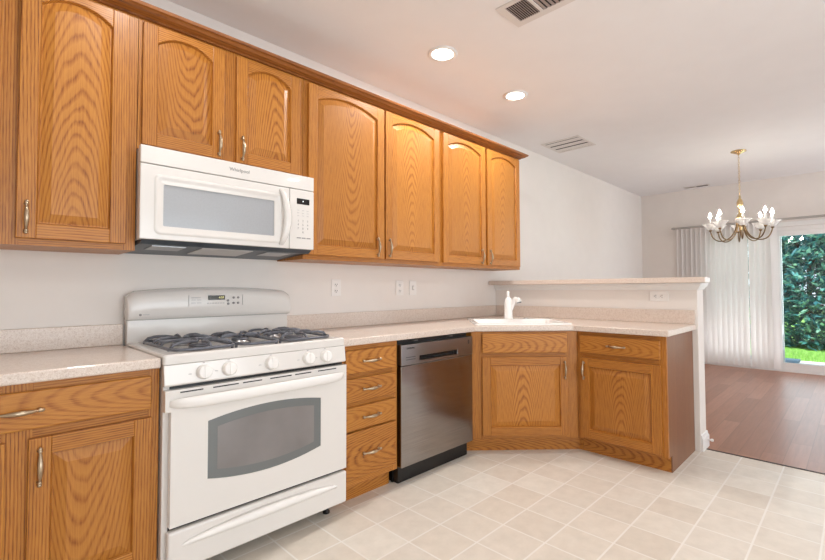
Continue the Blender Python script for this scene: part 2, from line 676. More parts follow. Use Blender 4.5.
def wall_with_holes(name, a0, a1, holes, Tm):
    poly = [(a0, -0.2), (a1, -0.2), (a1, CH), (a0, CH)]
    hs = [[(h[0], h[2]), (h[1], h[2]), (h[1], h[3]), (h[0], h[3])] for h in holes]
    return struct(name, MB().prism(poly, 0, T, 0, hs, Tm), WALL)


DY0, DY1, DZ1 = -2.79, -0.86, 2.03        # sliding door opening
wall_with_holes('wall_right', YB, T, [(DY0, DY1, -0.03, DZ1)], lambda a, b, c: (XF + c, a, b))
BW = (-1.15, 2.35, 0.35, 2.35)
DW_ = (5.7, 6.5, 0.2, 2.3)
wall_with_holes('wall_front', XL, XF + T, [BW, DW_], lambda a, b, c: (a, YB - c, b))
struct('ceiling', MB().box(XL - T, XF + T, YB - T, T, CH, CH + 0.12), CEIL)
XT = 3.215
struct('floor', MB().box(XL - T, XT, YB - T, T, -0.12, 0), VINYL, label='pale vinyl tile kitchen floor')
struct('floor.001', MB().box(XT, XF + T, YB - T, T, -0.12, 0.0), WOODF, label='reddish wood plank dining floor')
struct('trim_1', MB().box(XT - 0.011, XT + 0.004, YB, -1.80, 0, 0.004), plain('dark_transition_strip', (64, 44, 36), 0.5), label='dark seam between tile and wood floors')

for i, (h, nm) in enumerate(((BW, 'window_added_1'), (DW_, 'window_added_2'))):  # unseen windows, added to let fill light into the room
    f = MB()
    x0, x1, z0, z1 = h
    for a, b_, c, d in ((x0, x0 + .05, z0, z1), (x1 - .05, x1, z0, z1), (x0 + .05, x1 - .05, z0, z0 + .05), (x0 + .05, x1 - .05, z1 - .05, z1), ((x0 + x1) / 2 - .03, (x0 + x1) / 2 + .03, z0 + .05, z1 - .05)):
        f.box(a, b_, YB - 0.09, YB - 0.03, c, d)
    w = struct(nm, f, TRIM)
    MB().box(x0 + .05, x1 - .05, YB - .07, YB - .064, z0 + .05, z1 - .05).build('window_pane', GLASS, w)['kind'] = 'structure'

# baseboards of the dining room
bb = MB()
bb.prism([(0, 0), (0.014, 0), (0.014, 0.07), (0.006, 0.085), (0, 0.085)], 3.30, XF, 0, (), lambda a, b, c: (c, -a, b))
struct('baseboard_back', bb, TRIM)
bb = MB()
for y0, y1 in ((DY1 + 0.07, -0.016), (YB, DY0 - 0.07)):
    bb.prism([(0, 0), (0.014, 0), (0.014, 0.07), (0.006, 0.085), (0, 0.085)], y0, y1, 0, (), lambda a, b, c: (XF - a, c, b))
struct('baseboard_right', bb, TRIM)

# pony wall of the peninsula
PX0, PX1, PYE = 3.124, 3.285, -1.80
struct('wall_peninsula', MB().box(PX0, PX1, PYE, -0.001, 0, 1.2155), WALL, bevel=0.004, label='half wall behind the peninsula, carrying the raised bar top')
# apron moulding under the bar top
prof = [(0, 1.165), (0.008, 1.168), (0.012, 1.180), (0.026, 1.198), (0.030, 1.2155), (0, 1.2155)]
ap = MB()


def sweep_poly(mb, prof, path, outn):
    """profile (out, z) swept round a plan path, offset along mitred normals"""
    L = []
    for p, nrm in zip(path, outn):
        L.append([(p[0] + nrm[0] * a, p[1] + nrm[1] * a, z) for a, z in prof])
    mb.loops(L, 0, (True, True), True)


sweep_poly(ap, prof, [(PX0, -0.002), (PX0, PYE), (PX1, PYE), (PX1, -0.002)], [(-1, 0), (-1, -1), (1, -1), (1, 0)])
struct('trim_2', ap, TRIM, label='white moulding under the bar top')
bp = [(0, 0), (0.016, 0), (0.016, 0.085), (0.010, 0.095), (0.008, 0.115), (0, 0.118)]
bb = MB()
sweep_poly(bb, bp, [(3.127, PYE), (PX1, PYE), (PX1, -0.016)], [(0, -1), (1, -1), (1, 0)])
struct('baseboard_peninsula', bb, TRIM, bevel=0.002)
ds = thing('door_stop', 'small white rubber tipped door stop at the foot of the half wall', 'door stop', (3.27, -1.817, 0.055))
MB().tube([(0, 0, 0), (0, -0.016, 0)], [0.008, 0.006], 10).build('stem', TRIM, ds)
MB().lathe([(0.010, 0.0155), (0.011, 0.020), (0.010, 0.030), (0.006, 0.032)], (0, 0, 0), 'y', 12).build('rubber_tip', BISQ, ds)

# ------------------------------------------------------------------ handles (shared mesh)
hb = MB()
K = 17
path, rad = [], []
for i in range(K):
    t = -1 + 2 * i / (K - 1)
    path.append((0, -0.013 - 0.015 * (1 - t * t), t * 0.052))
    rad.append(0.0034 + 0.0054 * (math.cos(t * PI / 2) ** 1.3 if abs(t) < 1 else 0))
hb.tube(path, rad, 10)
for sg in (-1, 1):
    hb.lathe([(0.0075, 0.0), (0.0075, 0.002), (0.0045, 0.005), (0.004, 0.010), (0.0065, 0.013), (0.0065, 0.017), (0.003, 0.020)], (0, 0, sg * 0.052), 'y', 12)
    hb.lathe([(0.002, 0), (0.0055, 0.002), (0.0068, 0.006), (0.005, 0.011), (0.0015, 0.013)], (0, -0.013, sg * 0.053 - (0.0 if sg > 0 else 0.013)), 'z', 12)
_h0 = hb.build('handle', PEWTER)
HANDLE = _h0.data
bpy.data.objects.remove(_h0)


def handle(parent, x, y, z, horizontal=False):
    o = bpy.data.objects.new('handle', HANDLE)
    COL.objects.link(o)
    o.parent = parent
    o.location = (x, y, z)
    if horizontal:
        o.rotation_euler = (0, PI / 2, 0)
    return o


# ------------------------------------------------------------------ cabinet doors and drawers
SW = 0.058


def outline(x0, x1, z0, zs, rise, inset, n=15):
    """opening outline with an eyebrow arch; inset shrinks it concentrically"""
    w = x1 - x0
    X0, X1, Z0 = x0 + inset, x1 - inset, z0 + inset
    pts = [(X0, Z0), (X1, Z0)]
    if rise > 0:
        r = (w * w / 4 + rise * rise) / (2 * rise)
        cx, cz = (x0 + x1) / 2, zs + rise - r
        r -= inset
        for i in range(n + 1):
            x = X1 + (X0 - X1) * i / n
            pts.append((x, cz + math.sqrt(max(r * r - (x - cx) ** 2, 1e-9))))
    else:
        for i in range(n + 1):
            pts.append((X1 + (X0 - X1) * i / n, zs - inset))
    return pts


def door(root, x0, x1, z0, z1, yf, arch, hx, hz):
    """raised-panel door whose back lies on the face frame front yf"""
    yb, yt = yf - 0.001, yf - 0.022
    rise = min(0.052, 0.14 * (x1 - x0)) if arch else 0
    ox0, ox1, oz0 = x0 + SW, x1 - SW, z0 + SW
    zs = z1 - SW - rise if not arch else z1 - 0.032 - rise
    ol = outline(ox0, ox1, oz0, zs, rise, 0)
    ch = 0.005
    oi = outline(ox0, ox1, oz0, zs, rise, ch)      # bottom of the sticking chamfer
    f = MB()
    f.box(x0, ox0, yt, yb, z0, z1, 0)
    f.box(ox1, x1, yt, yb, z0, z1, 0)
    f.box(ox0, ox1, yt, yb, z0, oz0, 1)
    arc = ol[2:]
    poly = [(ox0, z1), (ox1, z1)] + arc
    f.prism(poly, yt, yb, 1, (), lambda a, b, c: (a, c, b))
    # sticking: sloped moulding round the opening
    L = [[(p[0], yt + 0.0008, p[1]) for p in ol], [(p[0], yt + 0.013, p[1]) for p in oi]]
    f.loops(L, 0, (False, False))
    d = f.build('door', [OAK_SV, OAK_SH], root, 0.0022, 2)
    p = MB()
    pcx = (x0 + x1) / 2
    a = [(q[0], yt + 0.0135, q[1]) for q in outline(ox0, ox1, oz0, zs, rise, 0.0045)]
    b = [(q[0], yt + 0.0130, q[1]) for q in outline(ox0, ox1, oz0, zs, rise, 0.009)]
    c = [(q[0], yt + 0.0015, q[1]) for q in outline(ox0, ox1, oz0, zs, rise, 0.040)]
    e = [(q[0], yt + 0.0005, q[1]) for q in outline(ox0, ox1, oz0, zs, rise, 0.042)]
    p.loops([a, b, c, e], 0, (False, True))
    p.v = [(v[0] - pcx, v[1], v[2]) for v in p.v]
    p.build('panel', OAK_P, d, 0, 2, (pcx, 0, 0))
    handle(d, hx, yt, hz)
    return d


def drawer(root, x0, x1, z0, z1, yf, hx=None):
    h = (z1 - z0) / 2
    m = MB().box(x0, x1, yf - 0.022, yf - 0.001, -h, h)
    d = m.build('drawer', OAK_PH, root, 0.006, 3, (0, 0, z0 + h))
    if hx is not None:
        handle(d, hx, yf - 0.022, 0, True)
    return d


def frame(root, yf, stiles, rails, zr):
    f = MB()
    for a, b in stiles:
        f.box(a, b, yf, yf + 0.019, zr[0], zr[1], 0)
    for (a, b, c, d) in rails:
        f.box(a, b, yf + 0.0005, yf + 0.0185, c, d, 1)
    return f.build('face_frame', [OAK_SV, OAK_SH], root)


def carcass(root, x0, x1, yb, yf, z0, z1, mat=None):
    c = MB()
    t = 0.016
    c.box(x0, x0 + t, yf, yb, z0, z1)
    c.box(x1 - t, x1, yf, yb, z0, z1)
    c.box(x0 + t, x1 - t, yf, yb, z0, z0 + t)
    c.box(x0 + t, x1 - t, yf, yb, z1 - t, z1)
    c.box(x0 + t, x1 - t, yb - 0.006, yb, z0 + t, z1 - t)
    return c.build('carcass', mat or OAK_V, root)


GAP = -0.001
UF, UB, UT = -0.311, 1.358, 2.436


def wall_cab(label, x0, x1, zb, doors, group='oak wall cabinets under the crown'):
    r = thing('wall_cabinet', label, 'cabinet', (x0, 0, zb), 0, group)
    w, h = x1 - x0, UT - zb
    carcass(r, 0.0008, w - 0.0008, GAP, UF + 0.019, 0, h)
    st = [(0.0008, doors[0][0] - x0 + 0.010)]
    for a, b in zip(doors[:-1], doors[1:]):
        st.append((a[1] - x0 - 0.010, b[0] - x0 + 0.010))
    st.append((doors[-1][1] - x0 - 0.010, w - 0.0008))
    rails = []
    for a, b in zip(st[:-1], st[1:]):
        rails += [(a[1], b[0], 0, 0.042), (a[1], b[0], h - 0.05, h)]
    frame(r, UF, st, rails, (0, h))
    for (a, b, hside, hz) in doors:
        door(r, a - x0, b - x0, 0.027 if zb < 1.5 else 0.02, 2.404 - zb, UF, True, (a - x0 + 0.028) if hside == 'l' else (b - x0 - (0.060 if x0 > 0.5 else 0.028)), hz - zb)
    return r


wall_cab('tall oak wall cabinet left of the white microwave', -0.85, -0.023, UB, [(-0.814, -0.459, 'r', 1.465), (-0.413, -0.062, 'l', 1.465)])
wall_cab('short oak wall cabinet directly above the white microwave', -0.022, 0.802, 1.822, [(-0.008, 0.350, 'r', 1.918), (0.411, 0.773, 'l', 1.918)])
wall_cab('tall oak wall cabinet just right of the microwave, above the wall outlets', 0.803, 1.972, UB, [(0.829, 1.402, 'r', 1.462), (1.416, 1.951, 'l', 1.462)])
wall_cab('oak wall cabinet at the far right end of the row, above the sink corner', 1.973, 3.090, UB, [(1.996, 2.534, 'r', 1.455), (2.562, 3.067, 'l', 1.455)])

# crown moulding along the top of the wall cabinets
cp = [(0.0, 2.421), (0.010, 2.421), (0.016, 2.427), (0.024, 2.430), (0.042, 2.437), (0.056, 2.448), (0.064, 2.451), (0.070, 2.464), (0.0, 2.464)]
cm = MB()
CY = UF - 0.001
sweep_poly(cm, cp, [(-0.85, CY), (3.092, CY), (3.092, -0.002)], [(0, -1), (1, -1), (1, 0)])
co = cm.build('crown_molding', OAK_CR, None, 0.001)
tag(co, 'oak crown molding running along the tops of all wall cabinets', 'molding')

# ------------------------------------------------------------------ base cabinets
BF, BT, TK = -0.623, 0.872, 0.108


def base_cab(label, loc, rz, w, yf, yb):
    r = thing('base_cabinet', label, 'cabinet', loc, rz, 'oak base cabinets')
    return r


# left of the range
r = base_cab('oak base cabinet with one wide drawer left of the white range', (-0.824, 0, 0), 0, 0.824, BF, 0)
carcass(r, 0.0, 0.823, GAP, BF + 0.019, TK, BT)
frame(r, BF, [(0, 0.039), (0.374, 0.450), (0.785, 0.823)],
      [(0.039, 0.374, TK, 0.150), (0.450, 0.785, TK, 0.150), (0.039, 0.374, 0.672, 0.730), (0.450, 0.785, 0.672, 0.730), (0.039, 0.374, 0.832, BT), (0.450, 0.785, 0.832, BT)], (TK, BT))
drawer(r, 0.029, 0.793, 0.718, 0.846, BF, 0.412)
door(r, 0.029, 0.384, 0.135, 0.686, BF, False, 0.384 - 0.03, 0.592)
door(r, 0.440, 0.795, 0.135, 0.686, BF, False, 0.440 + 0.028, 0.592)
MB().box(0, 0.823, BF + 0.075, BF + 0.090, 0, TK).build('toe_kick', OAK_H, r)

# drawer stack right of the range
r = base_cab('narrow oak four drawer base cabinet between range and dishwasher', (0.852, 0, 0), 0, 0.40, BF, 0)
carcass(r, 0.0, 0.403, GAP, BF + 0.019, TK, BT)
DR = [(0.718, 0.846), (0.563, 0.692), (0.411, 0.537), (0.150, 0.402)]
frame(r, BF, [(0, 0.034), (0.368, 0.403)], [(0.034, 0.368, TK, 0.160), (0.034, 0.368, 0.395, 0.418), (0.034, 0.368, 0.530, 0.570), (0.034, 0.368, 0.685, 0.725), (0.034, 0.368, 0.838, BT)], (TK, BT))
for z0, z1 in DR:
    drawer(r, 0.022, 0.380, z0, z1, BF, 0.192 if z1 > .5 else 0.192)
MB().box(0, 0.403, BF + 0.075, BF + 0.090, 0, TK).build('toe_kick', OAK_H, r)

# diagonal sink base
SX, SY = 1.966, -0.623
EX, EY = 2.51, -1.167
SWD = math.hypot(EX - SX, EY - SY)
A45 = -PI / 4


def dloc(x, y):
    """plan point in the sink cabinet's own axes"""
    dx, dy = x - SX, y - SY
    c = math.sqrt(0.5)
    return ((dx - dy) * c, (dx + dy) * c)


r = base_cab('oak corner base cabinet set diagonally under the white sink', (SX, SY, 0), A45, SWD, 0, 1)
c = MB()
t = 0.014
cor = [dloc(*p) for p in ((SX, SY), (SX, -0.002), (PX0 - 0.002, -0.002), (PX0 - 0.002, EY), (EX, EY))]
inn = [dloc(*p) for p in ((SX + t, SY), (SX + t, -0.002 - t), (PX0 - 0.002 - t, -0.002 - t), (PX0 - 0.002 - t, EY + t), (EX, EY + t))]
for i in range(4):
    c.prism([cor[i], cor[i + 1], inn[i + 1], inn[i]], TK, BT)
c.prism([(p[0], max(p[1], 0.02)) for p in inn], TK, TK + 0.016)
c.build('carcass', OAK_V, r)
frame(r, 0, [(0.002, 0.086), (SWD - 0.088, SWD - 0.002)], [(0.086, SWD - 0.088, TK, 0.150), (0.086, SWD - 0.088, 0.682, 0.728), (0.086, SWD - 0.088, 0.845, BT)], (TK, BT))
drawer(r, 0.076, SWD - 0.078, 0.720, 0.858, 0)
door(r, 0.076, SWD - 0.076, 0.135, 0.691, 0, False, SWD - 0.076 - 0.026, 0.598)
tkp = MB()
tkp.prism([(-0.030, 0.075), (SWD + 0.031, 0.075), (SWD + 0.0522, 0.0538), (SWD + 0.0628, 0.0644), (SWD + 0.037, 0.090), (-0.030, 0.090)], 0, TK)
tkp.build('toe_kick', OAK_H, r)

# peninsula base
r = base_cab('oak base cabinet with drawer and door on the peninsula end', (PX0 - 0.002, EY - 0.001, 0), -PI / 2, 0.6, 0, 0)
PF = -(PX0 - 0.002 - EX)
PWD = 0.595
carcass(r, 0.001, PWD - 0.008, GAP, PF + 0.019, TK, BT)
frame(r, PF, [(0.001, 0.040), (0.552, PWD)], [(0.040, 0.552, TK, 0.150), (0.040, 0.552, 0.672, 0.732), (0.040, 0.552, 0.832, BT)], (TK, BT))
drawer(r, 0.024, 0.563, 0.722, 0.845, PF, 0.287)
door(r, 0.030, 0.563, 0.127, 0.688, PF, False, 0.030 + 0.026, 0.600)
MB().box(0.0002, PWD - 0.008, PF + 0.075, PF + 0.090, 0, TK).build('toe_kick', OAK_H, r)
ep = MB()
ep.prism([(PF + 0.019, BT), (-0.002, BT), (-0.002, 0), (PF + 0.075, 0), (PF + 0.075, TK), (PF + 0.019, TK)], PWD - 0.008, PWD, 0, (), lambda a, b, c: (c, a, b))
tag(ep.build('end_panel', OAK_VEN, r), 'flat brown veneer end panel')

# ------------------------------------------------------------------ countertops
ct = thing('countertop', 'speckled beige laminate countertop left of the white range', 'countertop', (-0.84, 0, 0.874), 0, 'laminate countertops')
MB().box(-0.02, 0.837, -0.655, -0.002, 0, 0.040).build('slab', LAM, ct, 0.007, 3)
MB().box(-0.02, 0.837, -0.021, -0.002, 0.0405, 0.142).build('backsplash', LAM, ct, 0.003)

ct = thing('countertop', 'long speckled beige laminate countertop running from the range round the sink corner', 'countertop', (0.852, 0, 0.874), 0, 'laminate countertops')
SK = (0.030, 0.750, 0.030, 0.640)      # sink in the sink cabinet's axes
c45 = math.sqrt(0.5)


def dworld(a, b):
    return (SX + (a + b) * c45, SY + (b - a) * c45)


def hole(ins):
    return [dworld(a, b) for a, b in ((SK[0] + ins, SK[2] + ins), (SK[1] - ins, SK[2] + ins), (SK[1] - ins, SK[3] - ins), (SK[0] + ins, SK[3] - ins))]


CP = [(0.852, -0.655), (1.972, -0.655), (2.472, -1.155), (2.472, -1.787), (3.122, -1.787), (3.122, -0.002), (0.852, -0.002)]
mb = MB()
mb.prism([(x - 0.852, y) for x, y in CP], 0, 0.040, 0, [[(x - 0.852, y) for x, y in hole(0.02)]])
mb.build('slab', LAM, ct, 0.006, 3)
MB().box(0, 2.270, -0.021, -0.002, 0.0405, 0.142).build('backsplash', LAM, ct, 0.003)
MB().box(2.2505, 2.270, -1.785, -0.0215, 0.0405, 0.142).build('backsplash', LAM, ct, 0.003)

bt = MB()
bt.prism([(3.0, -0.003), (3.0, -1.878), (3.17, -1.872), (3.36, -1.79), (3.42, -1.70), (3.42, -0.003)], 1.2165, 1.2555)
tag(bt.build('bar_top', LAM, None, 0.006, 3), 'raised speckled laminate bar top capping the half wall behind the sink', 'bar top')

# ------------------------------------------------------------------ sink and faucet
sk = thing('sink', 'white drop-in sink set diagonally in the counter corner', 'sink', (SX, SY, 0.914), A45)
x0, x1, y0, y1 = SK
b = MB()
ld = 0.10
L = [rrect(x0, x1, y0, y1, 0.03, 0.0008), rrect(x0, x1, y0, y1, 0.03, 0.007), rrect(x0 + .008, x1 - .008, y0 + .008, y1 - .008, 0.028, 0.011),
     rrect(x0 + .035, x1 - .035, y0 + .035, y1 - ld, 0.05, 0.010), rrect(x0 + .043, x1 - .043, y0 + .043, y1 - ld - .008, 0.05, 0.004),
     rrect(x0 + .055, x1 - .055, y0 + .055, y1 - ld - .02, 0.06, -0.14), rrect(x0 + .085, x1 - .085, y0 + .085, y1 - ld - .05, 0.05, -0.165)]
b.loops(L, 0, (False, True), True, True)
# outer shell so the bowl has a wall
L2 = [rrect(x0 + .028, x1 - .028, y0 + .028, y1 - ld + .006, 0.05, 0.006), rrect(x0 + .045, x1 - .045, y0 + .045, y1 - ld - .01, 0.06, -0.148), rrect(x0 + .08, x1 - .08, y0 + .08, y1 - ld - .045, 0.05, -0.172)]
b.loops(L2, 0, (False, True), True, True)
b.build('basin', PORC, sk)
MB().lathe([(0.044, -0.1645), (0.044, -0.161), (0.03, -0.163), (0.004, -0.163)], ((x0 + x1) / 2, (y0 + y1 - ld) / 2, 0), 'z', 20).build('drain', CHROME, sk)
FXY = (0.375, 0.560)
MB().lathe([(0.022, 0.0135), (0.022, 0.018), (0.012, 0.021)], (0.52, 0.555, 0), 'z', 16).build('hole_cover', CHROME, sk)

fa = thing('faucet', 'white single-lever pull-out faucet on the back edge of the sink', 'faucet', (*dworld(*FXY), 0.9255), A45)
MB().lathe([(0.040, 0), (0.040, 0.006), (0.036, 0.012), (0.035, 0.06), (0.034, 0.135), (0.031, 0.155), (0.022, 0.176), (0.013, 0.180)], (0, 0, 0), 'z', 20).build('body', PORC, fa)
MB().tube([(0, 0.004, 0.172), (0, 0.006, 0.19), (0, 0.006, 0.205), (0, 0.008, 0.222), (0, 0.009, 0.232)], [0.016, 0.013, 0.011, 0.014, 0.008], 12).build('lever', PORC, fa)
MB().tube([(0.014, -0.005, 0.07), (0.030, -0.014, 0.115), (0.042, -0.026, 0.150), (0.052, -0.034, 0.164), (0.064, -0.042, 0.166)], [0.022, 0.021, 0.020, 0.021, 0.021], 14).build('spout', PORC, fa)
MB().tube([(0.060, -0.040, 0.166), (0.074, -0.050, 0.158), (0.080, -0.056, 0.140)], [0.022, 0.024, 0.023], 14).build('spray_head', PORC, fa)
MB().tube([(0.080, -0.056, 0.1395), (0.0805, -0.0565, 0.135)], [0.021, 0.020], 14).build('nozzle', CHARC, fa)

# ------------------------------------------------------------------ dishwasher
dw = thing('dishwasher', 'stainless steel dishwasher built in under the counter', 'dishwasher', (1.262, 0, 0))
x0, x1 = 0.007, 0.685
MB().box(x0 + .012, x1 - .012, -0.60, -0.01, 0.004, 0.868).build('tub', BLACK, dw)
d = MB()
hx0, hx1, hz0, hz1 = 0.160, 0.520, 0.735, 0.765
d.box(x0, x1, -0.648, -0.602, 0.108, hz0 - 0.02)
dd = d.build('door', STEEL, dw, 0.005, 3)
p = MB()
p.prism([(x0, hz0 - .019), (x1, hz0 - .019), (x1, 0.842), (x0, 0.842)], -0.650, -0.602, 0, [[(hx0, hz0), (hx1, hz0), (hx1, hz1), (hx0, hz1)]], lambda a, b, c: (a, c, b))
cp_ = p.build('control_panel', STEELP, dw, 0.003, 2)
hp = MB()
hp.box(hx0, hx1, -0.615, -0.603, hz0, hz1, 0)
hp.build('handle_pocket', BLACK, cp_)
text('SAMSUNG', 'logo', BLACK, cp_, (x0 + 0.076, -0.6508, 0.818), 0.0145)
for k, zz in enumerate((0.762, 0.748)):
    MB().box(x0 + 0.036, x0 + 0.115, -0.6510, -0.6495, zz, zz + 0.0035).build('label_strip', CHARC, cp_)
MB().box(x1 - 0.052, x1 - 0.038, -0.6510, -0.6495, 0.795, 0.822).build('badge', CHARC, cp_)
MB().box(x0 + .004, x1 - .004, -0.56, -0.545, 0.003, 0.104).build('kick_plate', BLACK, dw)
for xx in (0.13, 0.46):
    MB().box(xx, xx + 0.03, -0.635, -0.602, 0.858, 0.862).build('mounting_bracket', STEELP, dw)

# ------------------------------------------------------------------ range
rg = thing('range', 'white freestanding gas range with black grates', 'range', (0.0, 0, 0))
RW = 0.846
b = MB()
b.box(0.004, RW - 0.004, -0.655, -0.03, 0.092, 0.884)
b.build('body', APPL, rg, 0.004, 2)
for xx in (0.05, RW - 0.05):
    for yy in (-0.58, -0.09):
        MB().lathe([(0.018, 0), (0.018, 0.01), (0.012, 0.014), (0.012, 0.093)], (xx, yy, 0), 'z', 12).build('foot', BLACK, rg)
ct_ = MB()
L = [rrect(0, RW, -0.674, -0.065, 0.012, 0.885), rrect(0, RW, -0.674, -0.065, 0.012, 0.918), rrect(0.006, RW - 0.006, -0.668, -0.071, 0.012, 0.925),
     rrect(0.035, RW - 0.035, -0.648, -0.115, 0.03, 0.925), rrect(0.047, RW - 0.047, -0.636, -0.125, 0.03, 0.913)]
ct_.loops(L, 0, (True, True))
ctop = ct_.build('cooktop', APPL, rg, 0.002, 2)
# control panel with five knobs
cpn = MB()
cpn.prism([(-0.656, 0.884), (-0.674, 0.884), (-0.684, 0.806), (-0.678, 0.800), (-0.656, 0.800)], 0.001, RW - 0.001, 0, (), lambda a, b, c: (c, a, b))
cpo = cpn.build('control_panel', APPL, rg, 0.003, 2)
kb = MB()
kb.lathe([(0.030, 0), (0.030, 0.004), (0.0285, 0.007), (0.027, 0.022), (0.024, 0.026), (0.004, 0.027)], (0, 0, 0), 'y', 24)
kb.prism([(-0.005, -0.024), (0.005, -0.024), (0.005, 0.024), (-0.005, 0.024)], -0.0295, -0.020, 0, (), lambda a, b, c: (a, c, b))
k0 = kb.build('knob', BISQ, cpo, 0.0015)
KX = (0.146, 0.247, 0.436, 0.626, 0.723)
for i, kx in enumerate(KX):
    k = k0 if i == 0 else k0.copy()
    if i:
        COL.objects.link(k)
        k.parent = cpo
    k.location = (kx, -0.6795, 0.842)
    k.rotation_euler = (-0.12, 0, 0)
    MB().box(kx - 0.004, kx + 0.004, -0.6775, -0.674, 0.8785, 0.8805).build('knob_mark', GREY, cpo)
    MB().box(kx - 0.058, kx - 0.046, -0.6805, -0.678, 0.838, 0.842).build('knob_mark', LGREY, cpo)
# oven door
od = MB()
ZD0, ZD1 = 0.252, 0.786
wx0, wx1 = 0.161, 0.692


def bow(x, top):
    t = (x - (wx0 + wx1) / 2) / ((wx1 - wx0) / 2)
    return 0.640 + 0.028 * (1 - t * t) if top else 0.404 - 0.034 * (1 - t * t)


def bowpoly(ins, n=14):
    pts = []
    for i in range(n + 1):
        x = wx0 + ins + (wx1 - wx0 - 2 * ins) * i / n
        pts.append((x, bow(x, False) + ins))
    for i in range(n + 1):
        x = wx1 - ins - (wx1 - wx0 - 2 * ins) * i / n
        pts.append((x, bow(x, True) - ins))
    return pts


od.prism([(0.024, ZD0), (RW - 0.002, ZD0), (RW - 0.002, ZD1), (0.003, ZD1), (0.003, 0.702), (0.024, 0.702)], -0.691, -0.657, 0, [bowpoly(0)], lambda a, b, c: (a, c, b))
odo = od.build('oven_door', APPL, rg, 0.004, 2)
wp = MB().prism(bowpoly(0.0005), -0.6895, -0.672, 0, (), lambda a, b, c: (a, c, b))
wo = wp.build('oven_window', OVENG, odo)
tag(wo, 'grey glass window with bowed edges')
MB().prism(bowpoly(0.038), -0.6903, -0.6893, 0, (), lambda a, b, c: (a, c, b)).build('window_screen', OVENS, odo)
for zz0, zz1 in ((0.780, 0.7995), (0.230, 0.258)):
    MB().box(0.026, RW - 0.006, -0.6568, -0.6555, zz0, zz1).build('shadow_gap_strip', BLACK, rg)
# door handle: wide bar that swells forward
hm = MB()
L = []
for i in range(25):
    t = -1 + 2 * i / 24
    x = RW / 2 + t * (RW / 2 - 0.018)
    e = max(0.0, 1 - abs(t) ** 10)
    yo = -0.6895 - 0.040 * e * (0.75 + 0.25 * (1 - t * t))
    hgt = 0.013 + 0.010 * e
    th = 0.006 + 0.006 * e
    zc = 0.735
    L.append([(x, yo + th * math.cos(a) * 1.0, zc + hgt * math.sin(a)) for a in [2 * PI * j / 12 for j in range(12)]])
hm.loops(L, 0, (True, True), True, True)
hm.build('handle', BISQ, odo)
for k in range(6):
    a = 0.055 + k * 0.124
    MB().box(a, a + (0.086 if k % 2 else 0.066) + 0.02, -0.6915, -0.6900, 0.772, 0.777).build('vent_slot', BLACK, odo)
# storage drawer
sd = MB()
sd.box(0.018, RW + 0.002, -0.691, -0.657, 0.076, 0.236)
sdo = sd.build('storage_drawer', APPL, rg, 0.010, 3)
hm = MB()
L = []
for i in range(25):
    t = -1 + 2 * i / 24
    x = RW / 2 + 0.006 + t * (RW / 2 - 0.06)
    e = max(0.0, 1 - t * t) ** 0.6
    hgt = 0.003 + 0.011 * e
    yo = -0.6905 - 0.020 * e
    zc = 0.172 + 0.014 * e
    L.append([(x, yo, zc + hgt), (x, yo - 0.004 * e - 0.0005, zc), (x, yo + 0.002, zc - hgt), (x, -0.6905, zc - hgt - 0.004), (x, -0.6905, zc + hgt + 0.012 * e + 0.001)])
hm.loops(L, 0, (True, True), True, True)
hm.build('drawer_lip', BISQ, sdo)
# backguard
bgm = MB()
bgm.box(0.004, RW - 0.004, -0.064, -0.012, 0.886, 1.040)
bgo = bgm.build('backguard', APPL, rg, 0.004, 2)
hd = MB()
L = []
nx = 24


def crown_z(x):
    t = (x - RW / 2) / (RW / 2)
    return 1.196 - 0.022 * t * t - (0.020 * max(0, (abs(t) - 0.94) / 0.06) ** 2)


for i in range(nx + 1):
    x = RW * i / nx
    zt = crown_z(x)
    zl = 1.036
    yfz = -0.098
    e = 0.0
    L.append([(x, -0.012, zl), (x, -0.012, zt - 0.006), (x, -0.030, zt), (x, -0.070, zt - 0.004), (x, -0.090, zt - 0.022), (x, yfz, zt - 0.055), (x, yfz - 0.004, zl + 0.02), (x, yfz + 0.006, zl + 0.001), (x, yfz + 0.03, zl - 0.004)])
hd.loops(L, 0, (True, True), True, True)
hdo = hd.build('control_head', APPL, bgo, 0.004, 2)
YH = -0.1055
RXH = (PI / 2, 0, 0)
MB().box(0.363, 0.449, -0.1045, -0.0985, 1.127, 1.151).build('clock_display', DISPLAY, bgo)
text('4:39', 'clock_digits', DIGIT, bgo, (0.430, -0.1048, 1.139), 0.016)
for (cx, cz, w_) in ((0.302, 1.140, .045), (0.290, 1.128, .018), (0.318, 1.128, .018), (0.290, 1.112, .02), (0.318, 1.112, .02)):
    MB().box(cx - w_ / 2, cx + w_ / 2, -0.1035, -0.0995, cz - 0.002, cz + 0.002).build('key_label', LGREY, bgo)
for i in range(7):
    MB().box(0.358 + i * 0.0135, 0.366 + i * 0.0135, -0.1035, -0.0995, 1.106, 1.112).build('key', LGREY, bgo)
for (kx, kz) in ((0.466, 1.122), (0.468, 1.104), (0.497, 1.138), (0.522, 1.138), (0.497, 1.108), (0.522, 1.108)):
    MB().lathe([(0.0065, 0.1015), (0.0065, 0.1045), (0.003, 0.1048)], (kx, 0, kz), 'y', 10).build('key', GREY, bgo)
for bxx in ((0.266, 0.268), (0.547, 0.549)):
    MB().box(bxx[0], bxx[1], -0.1035, -0.0995, 1.095, 1.155).build('panel_line', LGREY, bgo)
MB().lathe([(0.006, 0.1025), (0.006, 0.1043), (0.003, 0.1045)], (0.050, 0, 1.060), 'y', 12).build('badge', GREY, bgo)
MB().box(0.060, 0.088, -0.1045, -0.1020, 1.0575, 1.0625).build('logo_strip', LGREY, bgo)

